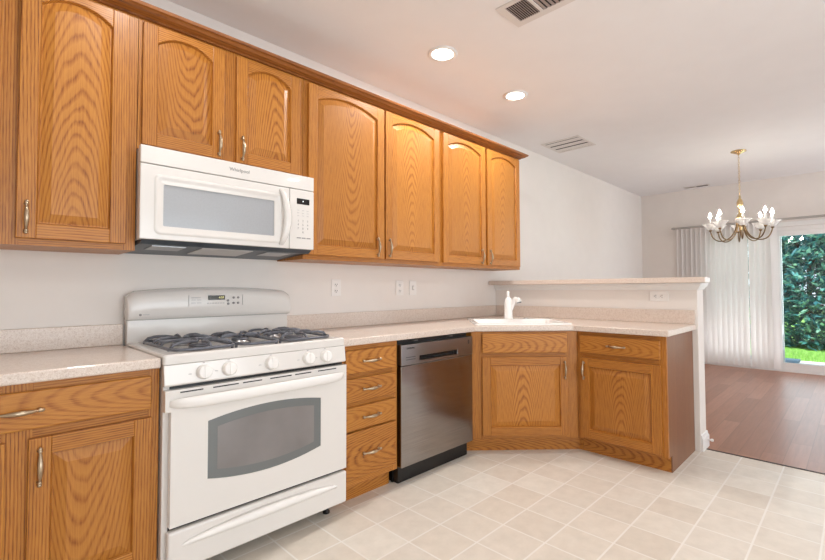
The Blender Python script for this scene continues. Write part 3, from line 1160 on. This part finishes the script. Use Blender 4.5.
# burners and grates
GY0, GY1 = -0.632, -0.140
for (bx, by, br) in ((0.19, -0.50, 0.045), (0.19, -0.25, 0.036), (0.419, -0.375, 0.04), (0.648, -0.50, 0.05), (0.648, -0.25, 0.036)):
    bo = MB().lathe([(br + .012, 0.9135), (br + .012, 0.920), (br, 0.924), (br, 0.930)], (bx, by, 0), 'z', 20).build('burner', STEELP, rg)
    MB().lathe([(br - .004, 0.9305), (br, 0.934), (br - .006, 0.940), (0.004, 0.942)], (bx, by, 0), 'z', 20).build('burner_cap', IRON, bo)


def grate(xa, xb, burners):
    g = MB()
    zt = 0.948
    R = 0.0068
    pts = []
    for q in rrect(xa, xb, GY0, GY1, 0.06, zt - 0.014, 4):
        pts.append(q)
    g.tube(pts, R, 8, closed=True)
    xm = (xa + xb) / 2
    # middle bar and feet
    g.tube([(xa, -0.375, zt - 0.014), (xa + .02, -0.375, zt + 0.003), (xb - .02, -0.375, zt + 0.003), (xb, -0.375, zt - 0.014)], R, 8)
    for px, py in ((xa, GY0 + .06), (xb, GY0 + .06), (xa, GY1 - .06), (xb, GY1 - .06)):
        g.tube([(px, py, zt - 0.014), (px, py, 0.9265 if px in (0.046, 0.798) else 0.9135)], [R, R * 0.9], 8)
    for bx, by in burners:
        for ang in (45, 135, 225, 315):
            a = math.radians(ang)
            dx, dy = math.cos(a), math.sin(a)
            ex = xb if dx > 0 else xa
            lo, hi = (GY0, -0.375) if by < -0.375 else (-0.375, GY1)
            ey = hi if dy > 0 else lo
            sx, sy = bx + (ex - bx) * 0.98, by + (ey - by) * 0.55
            g.tube([(sx, sy, zt - 0.014), (bx + (ex - bx) * 0.88, by + (ey - by) * 0.54, zt + 0.003), (bx + (ex - bx) * 0.7, by + (ey - by) * 0.5, zt + 0.009), (bx + (ex - bx) * 0.42, by + (ey - by) * 0.36, zt + 0.010), (bx + dx * 0.022, by + dy * 0.022, zt + 0.004)], [R, R, R, R * .95, R * .75], 8)
        for sg in (-1, 1):
            lo, hi = (GY0, -0.375) if by < -0.375 else (-0.375, GY1)
            ey = hi if sg > 0 else lo
            g.tube([(bx, ey, zt - 0.014), (bx, by + (ey - by) * 0.85, zt + 0.004), (bx, by + (ey - by) * 0.6, zt + 0.010), (bx, by + sg * 0.028, zt + 0.004)], [R, R, R, R * .75], 8)
    return g.build('grate', IRON, rg)


grate(0.046, 0.303, [(0.19, -0.50), (0.19, -0.25)])
grate(0.322, 0.516, [(0.419, -0.375)])
grate(0.535, 0.798, [(0.648, -0.50), (0.648, -0.25)])

# ------------------------------------------------------------------ microwave
mw = thing('microwave', 'white over-the-range microwave mounted above the gas range', 'microwave', (-0.021, 0, 1.385))
MWW = 0.842
MB().box(0.001, MWW - 0.001, -0.372, -0.004, 0.020, 0.434).build('body', APPL, mw, 0.003, 2)
MB().prism([(-0.390, 0.0195), (-0.004, 0.0195), (-0.004, -0.020), (-0.360, 0.002)], 0.004, MWW - 0.004, 0, (), lambda a, b, c: (c, a, b)).build('base', CHARC, mw, 0.003)
for a, b_ in ((0.06, 0.20), (0.60, 0.74)):
    MB().prism([(-0.33, -0.0003), (-0.20, -0.0083), (-0.20, -0.0113), (-0.33, -0.0033)], a, b_, 0, (), lambda p, q, c: (c, p, q)).build('grease_filter', STEELP, mw)
MB().prism([(-0.34, 0.0003), (-0.12, -0.0132), (-0.12, -0.0162), (-0.34, -0.0027)], 0.27, 0.52, 0, (), lambda p, q, c: (c, p, q)).build('lamp_cover', LGREY, mw)
MB().box(-0.007, MWW - 0.0005, -0.404, -0.373, 0.3555, 0.434).build('top_panel', APPL, mw, 0.004, 2)
text('Whirlpool', 'logo', GREY, mw, (0.420, -0.4045, 0.397), 0.024)
dx1 = 0.690
wx = (0.083, 0.605, 0.082, 0.270)
d = MB()
hol = [(q[0], q[1]) for q in rrect(wx[0], wx[1], wx[2], wx[3], 0.006, 0, 3)]
d.prism([(-0.007, 0.0205), (dx1, 0.0205), (dx1, 0.3525), (-0.007, 0.3525)], -0.404, -0.373, 0, [hol], lambda a, b, c: (a, c, b))
do = d.build('door', APPL, mw, 0.004, 2)
fr = MB()
ro, ri = rrect(0.093, 0.640, 0.048, 0.303, 0.022, 0, 5), rrect(0.108, 0.632, 0.055, 0.296, 0.018, 0, 5)
L = [[(p[0], -0.4035, p[1]) for p in rrect(0.046, 0.655, 0.043, 0.314, 0.024, 0, 5)], [(p[0], -0.4085, p[1]) for p in rrect(0.052, 0.649, 0.049, 0.308, 0.022, 0, 5)],
     [(p[0], -0.4085, p[1]) for p in rrect(0.060, 0.641, 0.057, 0.300, 0.018, 0, 5)], [(p[0], -0.4042, p[1]) for p in rrect(0.068, 0.633, 0.064, 0.293, 0.016, 0, 5)], [(p[0], -0.4042, p[1]) for p in rrect(wx[0], wx[1], wx[2], wx[3], 0.006, 0, 5)]]
fr.loops(L, 0, (False, False), True, True)
fr.build('window_frame', APPL, do)
tag(MB().prism(hol, -0.3995, -0.380, 0, (), lambda a, b, c: (a, c, b)).build('window', MWG, do), 'pale grey window')
hm = MB()
L = []
for i in range(15):
    t = -1 + 2 * i / 14
    z = 0.187 + t * 0.150
    y = -0.4035 - 0.030 * (1 - t * t) ** 0.6
    xo = 0.655 + 0.026 * (1 - t * t) - 0.012
    hw = 0.014 + 0.010 * (1 - t * t)
    L.append([(xo - hw, y + .004, z), (xo - hw * .5, y - .008, z), (xo + hw * .5, y - .008, z), (xo + hw, y + .004, z), (xo + hw * .5, y + 0.012 if abs(t) < .9 else -0.4035, z), (xo - hw * .5, y + 0.012 if abs(t) < .9 else -0.4035, z)])
hm.loops(L, 0, (True, True), True, True)
hm.build('handle', APPL, do)
kp = MB().box(dx1 + 0.003, MWW - 0.0005, -0.404, -0.373, 0.0205, 0.3525)
kpo = kp.build('keypad_panel', APPL, mw, 0.004, 2)
MB().box(dx1 + 0.045, MWW - 0.030, -0.4052, -0.4035, 0.272, 0.304).build('display', DISPLAYB, kpo)
MB().box(dx1 + 0.080, dx1 + 0.085, -0.4056, -0.4048, 0.286, 0.292).build('display_mark', DIGITW, kpo)
keys = ['1', '2', '3', '4', '5', '6', '7', '8', '9', '0']
for rr in range(3):
    for cc in range(3):
        MB().box(dx1 + 0.048 + cc * 0.029, dx1 + 0.060 + cc * 0.029, -0.4050, -0.4035, 0.236 - rr * 0.015, 0.239 - rr * 0.015).build('key_label', LGREY, kpo)
for i, kx in enumerate(keys):
    cc, rr = (i % 3, i // 3) if i < 9 else (1, 3)
    text(kx, 'key', GREY, kpo, (dx1 + 0.054 + cc * 0.029, -0.4045, 0.178 - rr * 0.021), 0.015)
for cc in range(3):
    MB().box(dx1 + 0.046 + cc * 0.030, dx1 + 0.070 + cc * 0.030, -0.4050, -0.4035, 0.080, 0.086).build('key_label', GREY, kpo)

# ------------------------------------------------------------------ outlets and switch
def outlet(label, loc, rz, horizontal=False, switch=False, wide=0.078, high=0.118):
    o = thing('light_switch' if switch else 'wall_outlet', label, 'switch' if switch else 'outlet', loc, rz, None if switch else 'white wall outlets')
    w, h = (high, wide) if horizontal else (wide, high)
    MB().box(-w / 2, w / 2, -0.007, -0.001, -h / 2, h / 2).build('cover_plate', BISQ, o, 0.003, 2)
    if switch:
        MB().box(-0.006, 0.006, -0.016, -0.0065, -0.012, 0.012).build('toggle', BISQ, o, 0.002)
        MB().box(-0.012, 0.012, -0.0078, -0.0065, -0.018, 0.018).build('collar', LGREY, o)
        return o
    for sg in (-1, 1):
        cx, cz = (sg * 0.022, 0) if horizontal else (0, sg * 0.022)
        f = MB().lathe([(0.0165, 0.0065), (0.0165, 0.0085), (0.014, 0.009)], (cx, 0, cz), 'y', 16).build('receptacle', BISQ, o)
        for k in (-1, 1):
            if horizontal:
                MB().box(cx - 0.004, cx + 0.004, -0.0096, -0.0088, cz + k * 0.007 - 0.0016, cz + k * 0.007 + 0.0016).build('slot', DUCT, f)
            else:
                MB().box(cx + k * 0.007 - 0.0016, cx + k * 0.007 + 0.0016, -0.0096, -0.0088, cz - 0.003, cz + 0.005).build('slot', DUCT, f)
        gx, gz = (cx - 0.009, cz) if horizontal else (cx, cz - 0.009)
        MB().lathe([(0.003, 0.0088), (0.003, 0.0096)], (gx, 0, gz), 'y', 8).build('slot', DUCT, f)
    return o


outlet('white wall outlet right above the range side of the backsplash, nearest the range', (1.238, 0, 1.193), 0)
outlet('white wall outlet above the counter, just left of the light switch', (1.832, 0, 1.191), 0)
outlet('white light switch on the wall right of two outlets', (1.976, 0, 1.190), 0, switch=True)
outlet('white outlet mounted sideways on the half wall below the bar top', (PX0, -1.540, 1.117), -PI / 2, horizontal=True, wide=0.075, high=0.135)

# ------------------------------------------------------------------ ceiling fixtures
def can(label, x, y, power=6):
    o = thing('recessed_light', label, 'ceiling light', (x, y, CH), 0, 'recessed ceiling lights')
    MB().lathe([(0.098, -0.0005), (0.098, -0.005), (0.080, -0.009), (0.072, -0.006), (0.072, -0.0005)], (0, 0, 0), 'z', 32, 0, 1.0, (False, False)).build('trim_ring', TRIM, o)
    MB().lathe([(0.0715, -0.0012), (0.0715, -0.0035), (0.05, -0.006), (0.004, -0.007)], (0, 0, 0), 'z', 32).build('lens', LENS, o)
    l = bpy.data.lights.new('lamp', 'AREA')
    l.shape = 'DISK'
    l.size = 0.13
    l.energy = power
    l.color = (1.0, 0.975, 0.94)
    lo = bpy.data.objects.new('lamp', l)
    COL.objects.link(lo)
    lo.parent = o
    lo.location = (0, 0, -0.012)
    return o


can('lit round recessed ceiling light above the microwave end, larger of the two', 1.600, -0.695, 11)
can('lit round recessed ceiling light farther along, above the dishwasher and sink', 2.474, -0.685, 11)
for x, y in ((0.0, -0.9), (-0.6, -3.3), (0.9, -3.5), (2.6, -3.9)):  # unseen ceiling lights, added to brighten the room
    can('added recessed ceiling light out of view', x, y)


def vent(label, x0, x1, y0, y1, sections, along, dark=()):
    o = thing('ceiling_vent', label, 'vent', ((x0 + x1) / 2, (y0 + y1) / 2, CH), 0, 'ceiling vents')
    cx, cy = (x0 + x1) / 2, (y0 + y1) / 2
    f = MB()
    outer = [(x0 - cx, y0 - cy), (x1 - cx, y0 - cy), (x1 - cx, y1 - cy), (x0 - cx, y1 - cy)]
    hs = [[(a - cx, c - cy), (b - cx, c - cy), (b - cx, d - cy), (a - cx, d - cy)] for a, b, c, d, n, tl in sections]
    f.prism(outer, -0.006, -0.0005, 0, hs)
    f.build('frame', VENTW, o, 0.002)
    MB().box(x0 - cx + .012, x1 - cx - .012, y0 - cy + .012, y1 - cy - .012, -0.0012, -0.0006).build('duct', DUCT, o)
    for a, b, c, d, n, tl in sections:
        for i in range(n):
            if along == 'x':
                yc = c + (d - c) * (i + 0.5) / n - cy
                h = (d - c) / n * (0.40 if n < 10 else 0.395)
                q = MB().prism([(yc - h, -0.0075 if tl > 0 else -0.002), (yc + h, -0.002 if tl > 0 else -0.0075), (yc + h, -0.001 if tl > 0 else -0.0065), (yc - h, -0.0065 if tl > 0 else -0.001)], a - cx, b - cx, 0, (), lambda p, q_, s: (s, p, q_))
            else:
                xc = a + (b - a) * (i + 0.5) / n - cx
                h = (b - a) / n * 0.47
                q = MB().prism([(xc - h, -0.009 if tl > 0 else -0.002), (xc + h, -0.002 if tl > 0 else -0.009), (xc + h, -0.001 if tl > 0 else -0.008), (xc - h, -0.008 if tl > 0 else -0.001)], c - cy, d - cy, 0, (), lambda p, q_, s: (p, s, q_))
            q.build('louver', SHADEV if n == 2 else VENTG if n > 4 else VENTW, o)
    return o


vent('white slatted ceiling vent at the top edge of the photo, near the recessed lights', 1.455, 1.69, -1.62, -1.225, [(1.487, 1.645, -1.398, -1.268, 10, 1), (1.487, 1.645, -1.575, -1.418, 6, 1)], 'x')
vent('square white ceiling vent with three broad blades close to the long wall', 3.70, 4.12, -0.63, -0.195, [(3.74, 4.085, -0.60, -0.225, 3, 1)], 'y')
vent('small narrow ceiling vent in front of the dining wall, beside the chandelier', 7.085, 7.195, -1.06, -0.71, [(7.11, 7.17, -0.865, -0.735, 3, 1), (7.11, 7.17, -1.035, -0.885, 2, -1)], 'y')

# ------------------------------------------------------------------ chandelier
ch = thing('chandelier', 'brass eight-arm candle chandelier hanging in the dining room', 'chandelier', (5.488, -1.697, CH))
MB().lathe([(0.075, -0.001), (0.078, -0.008), (0.055, -0.018), (0.020, -0.034), (0.010, -0.045), (0.004, -0.05)], (0, 0, 0), 'z', 28).build('canopy', BRASS, ch)
cb = MB()
zc = -0.05
k = 0
while zc > -0.50:
    a = PI / 2 * (k % 2)
    ring = [(0.008 * math.cos(t) * math.cos(a), 0.008 * math.cos(t) * math.sin(a), zc - 0.014 + 0.017 * math.sin(t)) for t in [2 * PI * j / 10 for j in range(10)]]
    cb.tube(ring, 0.0022, 5, closed=True)
    zc -= 0.026
    k += 1
cb.build('chain', BRASS, ch)
MB().lathe([(0.004, -0.51), (0.014, -0.525), (0.008, -0.54), (0.024, -0.565), (0.034, -0.60), (0.026, -0.640), (0.013, -0.67), (0.020, -0.69), (0.014, -0.71), (0.030, -0.735), (0.042, -0.77), (0.036, -0.81), (0.018, -0.84), (0.024, -0.86), (0.014, -0.88), (0.018, -0.90), (0.004, -0.93)], (0, 0, 0), 'z', 20).build('column', BRASS, ch)
for i in range(8):
    a = math.radians(12 + 45 * i) + yaw
    c_, s_ = math.cos(a), math.sin(a)
    Rr = 0.292
    zt_ = -0.902
    pth = []
    for j in range(21):
        t = j / 20
        rr = 0.03 + (Rr - 0.03) * (t - 0.10 * math.sin(2 * PI * t))
        z = -0.80 + (zt_ + 0.80) * t - 0.168 * math.sin(PI * t)
        pth.append((rr * c_, rr * s_, z))
    ar = MB().tube(pth, 0.0065, 8).build('arm', BRASSD, ch)
    x, y, z = Rr * c_, Rr * s_, zt_
    MB().lathe([(0.008, -0.004), (0.016, 0.002), (0.018, 0.014)], (x, y, z), 'z', 12).build('cup', BRASSD, ar)
    MB().lathe([(0.012, 0.015), (0.030, 0.022), (0.050, 0.046), (0.066, 0.070), (0.086, 0.082), (0.0855, 0.0835), (0.064, 0.072), (0.048, 0.048), (0.029, 0.024), (0.012, 0.018)], (x, y, z), 'z', 20).build('glass_cup', BOBECHE, ar)
    MB().lathe([(0.0115, 0.018), (0.0115, 0.150), (0.009, 0.153)], (x, y, z), 'z', 12).build('candle_sleeve', PORC, ar)
    MB().lathe([(0.006, 0.1535), (0.013, 0.163), (0.0165, 0.177), (0.012, 0.195), (0.004, 0.213), (0.001, 0.220)], (x, y, z), 'z', 12).build('bulb', BULB, ar)

# ------------------------------------------------------------------ sliding glass door
sd_ = MB()
fx0, fx1 = XF + 0.02, XF + 0.12
for y0, y1, z0, z1 in ((DY0, DY0 + .05, -.02, DZ1), (DY1 - .05, DY1, -.02, DZ1), (DY0 + .05, DY1 - .05, DZ1 - .055, DZ1), (DY0 + .05, DY1 - .05, -.02, 0.035)):
    sd_.box(fx0, fx1, y0, y1, z0, z1)
# inside casing
cx0, cx1 = XF - 0.016, XF - 0.0005
for y0, y1, z0, z1 in ((DY0 - .065, DY0, 0, DZ1 + .065), (DY1, DY1 + .065, 0, DZ1 + .065), (DY0, DY1, DZ1, DZ1 + .065)):
    sd_.box(cx0, cx1, y0, y1, z0, z1)
sdo_ = struct('door_1', sd_, TRIM, None, 0.003, 'white framed sliding glass door to the garden')
mid = (DY0 + DY1) / 2
for y0, y1, xx in ((DY0 + .051, mid + .045, fx0 + .012), (mid - .045, DY1 - .051, fx0 + .056)):
    s = MB()
    z0, z1 = 0.036, DZ1 - .056
    st = 0.075
    for a, b_, c, d in ((y0, y0 + st, z0, z1), (y1 - st, y1, z0, z1), (y0 + st, y1 - st, z1 - .07, z1), (y0 + st, y1 - st, z0, z0 + .09)):
        s.box(xx, xx + .032, a, b_, c, d)
    so_ = s.build('door_sash', TRIM, sdo_, 0.003)
    so_['kind'] = 'structure'
    pg = MB().box(xx + .013, xx + .019, y0 + st, y1 - st, z0 + .09, z1 - .07).build('glass_pane', GLASS, so_)
    pg['kind'] = 'structure'

# ------------------------------------------------------------------ vertical blind
vb = thing('vertical_blind', 'white vertical blind drawn to the left of the sliding glass door', 'blind', (XF - 0.095, -0.47, 2.1))
MB().box(-0.016, 0.016, -2.45, -0.02, 0.012, 0.040).build('head_rail', RODM, vb, 0.004)
MB().lathe([(0.012, 0.0), (0.012, 0.012), (0.020, 0.022), (0.022, 0.034), (0.014, 0.048), (0.004, 0.052)], (0, -0.022, 0.026), 'y', 14).build('finial', RODM, vb)
bpy.data.objects[vb.children[-1].name].rotation_euler = (0, 0, 0)
for yy in (-0.10, -1.3, -2.35):
    MB().box(0.010, 0.094, yy - 0.008, yy + 0.008, 0.018, 0.032).build('bracket', RODM, vb)
vy = -0.605
i = 0
while vy > -1.83:
    a = math.radians(-33 + random.uniform(-9, 9))
    hw = 0.044
    top, bot = 2.108, 0.045
    vm = MB()
    prof_ = []
    for j in range(5):
        t = -1 + 2 * j / 4
        prof_.append((t * hw * math.sin(a) + 0.006 * (1 - t * t) * math.cos(a), t * hw * math.cos(a) - 0.006 * (1 - t * t) * math.sin(a)))
    th = 0.0012
    ring = prof_ + [(p[0] + th, p[1]) for p in reversed(prof_)]
    vm.loops([[(p[0], vy + 0.47 + p[1], bot - 2.1) for p in ring], [(p[0], vy + 0.47 + p[1], top - 2.1) for p in ring]], 0, (True, True))
    vm.build('vane', VANE, vb)
    vy -= 0.0655 if not (-1.44 > vy > -1.47) else 0.085
    i += 1

# ------------------------------------------------------------------ garden
struct('ground', MB().box(XF + T, 40, -30, 25, -0.40, -0.16), GRASSB, label='lawn ground outside')
pt = MB().box(XF + T + 0.002, 9.30, -5.0, 1.0, -0.159, -0.075)
struct('patio', pt, CONC, None, 0.006, 'pale concrete patio outside the sliding door')
pv = MB().box(8.75, 9.28, -1.90, -1.20, -0.0745, -0.045)  # thin flat box, darker and bluer than the patio around it
tag(pv.build('blue_grey_patch', BLUEG, None, 0.006), 'thin blue grey patch at the patio edge outside the glass door', 'slab')

gm = MB()
for i in range(9000):
    x = random.uniform(9.32, 11.1)
    y = random.uniform(-4.4, 0.4)
    a = random.uniform(0, 2 * PI)
    h = random.uniform(0.05, 0.11)
    w_ = 0.006
    dx, dy = math.cos(a) * w_, math.sin(a) * w_
    lx, ly = random.uniform(-.03, .03), random.uniform(-.03, .03)
    gm.add([(x - dx, y - dy, -0.158), (x + dx, y + dy, -0.158), (x + lx, y + ly, -0.158 + h)], [(0, 1, 2)])
tag(gm.build('lawn_grass', GRASS), 'bright green lawn grass beyond the patio', 'grass', None, 'stuff')


def tree(label, cx, cy, h, rx, ry, n, mat, seed, ls=0.11, zlow=0.0):
    rd = random.Random(seed)
    o = thing('garden_tree', label, 'tree', (cx, cy, -0.16), 0, 'garden trees beyond the lawn')
    tk = MB()
    tk.tube([(0, 0, 0), (0.04, 0.02, h * .3), (-0.03, 0.0, h * .6), (0, 0, h * .9)], [0.06, 0.05, 0.035, 0.012], 8)
    for q in range(6):
        a = rd.uniform(0, 2 * PI)
        z0 = h * rd.uniform(.15, .6)
        tk.tube([(0, 0, z0), (rx * .4 * math.cos(a), ry * .4 * math.sin(a), z0 + h * .15), (rx * .75 * math.cos(a), ry * .75 * math.sin(a), z0 + h * .22)], [0.035, 0.025, 0.01], 6)
    tk.build('trunk', BARK, o)
    f = MB()
    clusters = []
    for q in range(int(n / 26)):
        z = rd.uniform(zlow, 1.0)
        prof = math.sin(PI * min(0.95, 0.12 + z * 0.85)) ** 0.6
        a = rd.uniform(0, 2 * PI)
        rr = math.sqrt(rd.uniform(0.35, 1.0)) * prof
        clusters.append((rx * rr * math.cos(a), ry * rr * math.sin(a), z * h, a))
    for (x, y, z, a) in clusters:
        sd0 = Vector((math.cos(a), math.sin(a), rd.uniform(-.25, .6))).normalized()
        for q in range(26):
            px, py, pz = x + rd.gauss(0, .10), y + rd.gauss(0, .10), max(0.06, z + rd.gauss(0, .07))
            d = (sd0 + Vector((rd.gauss(0, .55), rd.gauss(0, .55), rd.gauss(0, .4)))).normalized()
            sd2 = d.cross(Vector((rd.gauss(0, .35), rd.gauss(0, .35), 1))).normalized()
            nn = sd2.cross(d)
            l = ls * rd.uniform(.7, 1.3)
            w2 = l * 0.17
            P0 = Vector((px, py, pz))
            f.add([P0, P0 + d * l * .5 + sd2 * w2 - nn * .006, P0 + d * l - nn * .02, P0 + d * l * .5 - sd2 * w2 - nn * .006], [(0, 1, 2, 3)])
    f.build('foliage', mat, o)
    return o


tree('blue green broadleaf tree nearest the sliding door glass', 12.6, -1.85, 3.6, 0.95, 0.95, 15000, LEAF_A, 1, 0.20)
tree('dark teal tree standing behind the nearer one, toward the right pane edge', 15.5, -3.4, 5.2, 1.2, 1.2, 6000, LEAF_B, 2, 0.26)
tree('dark teal tree behind the blinds side of the glass door', 15.5, -0.1, 5.0, 1.2, 1.2, 6000, LEAF_B, 3, 0.26)
tree('blue green tree mostly hidden behind the drawn vertical blind', 12.6, 1.0, 3.5, 0.95, 0.95, 5000, LEAF_A, 4, 0.22)
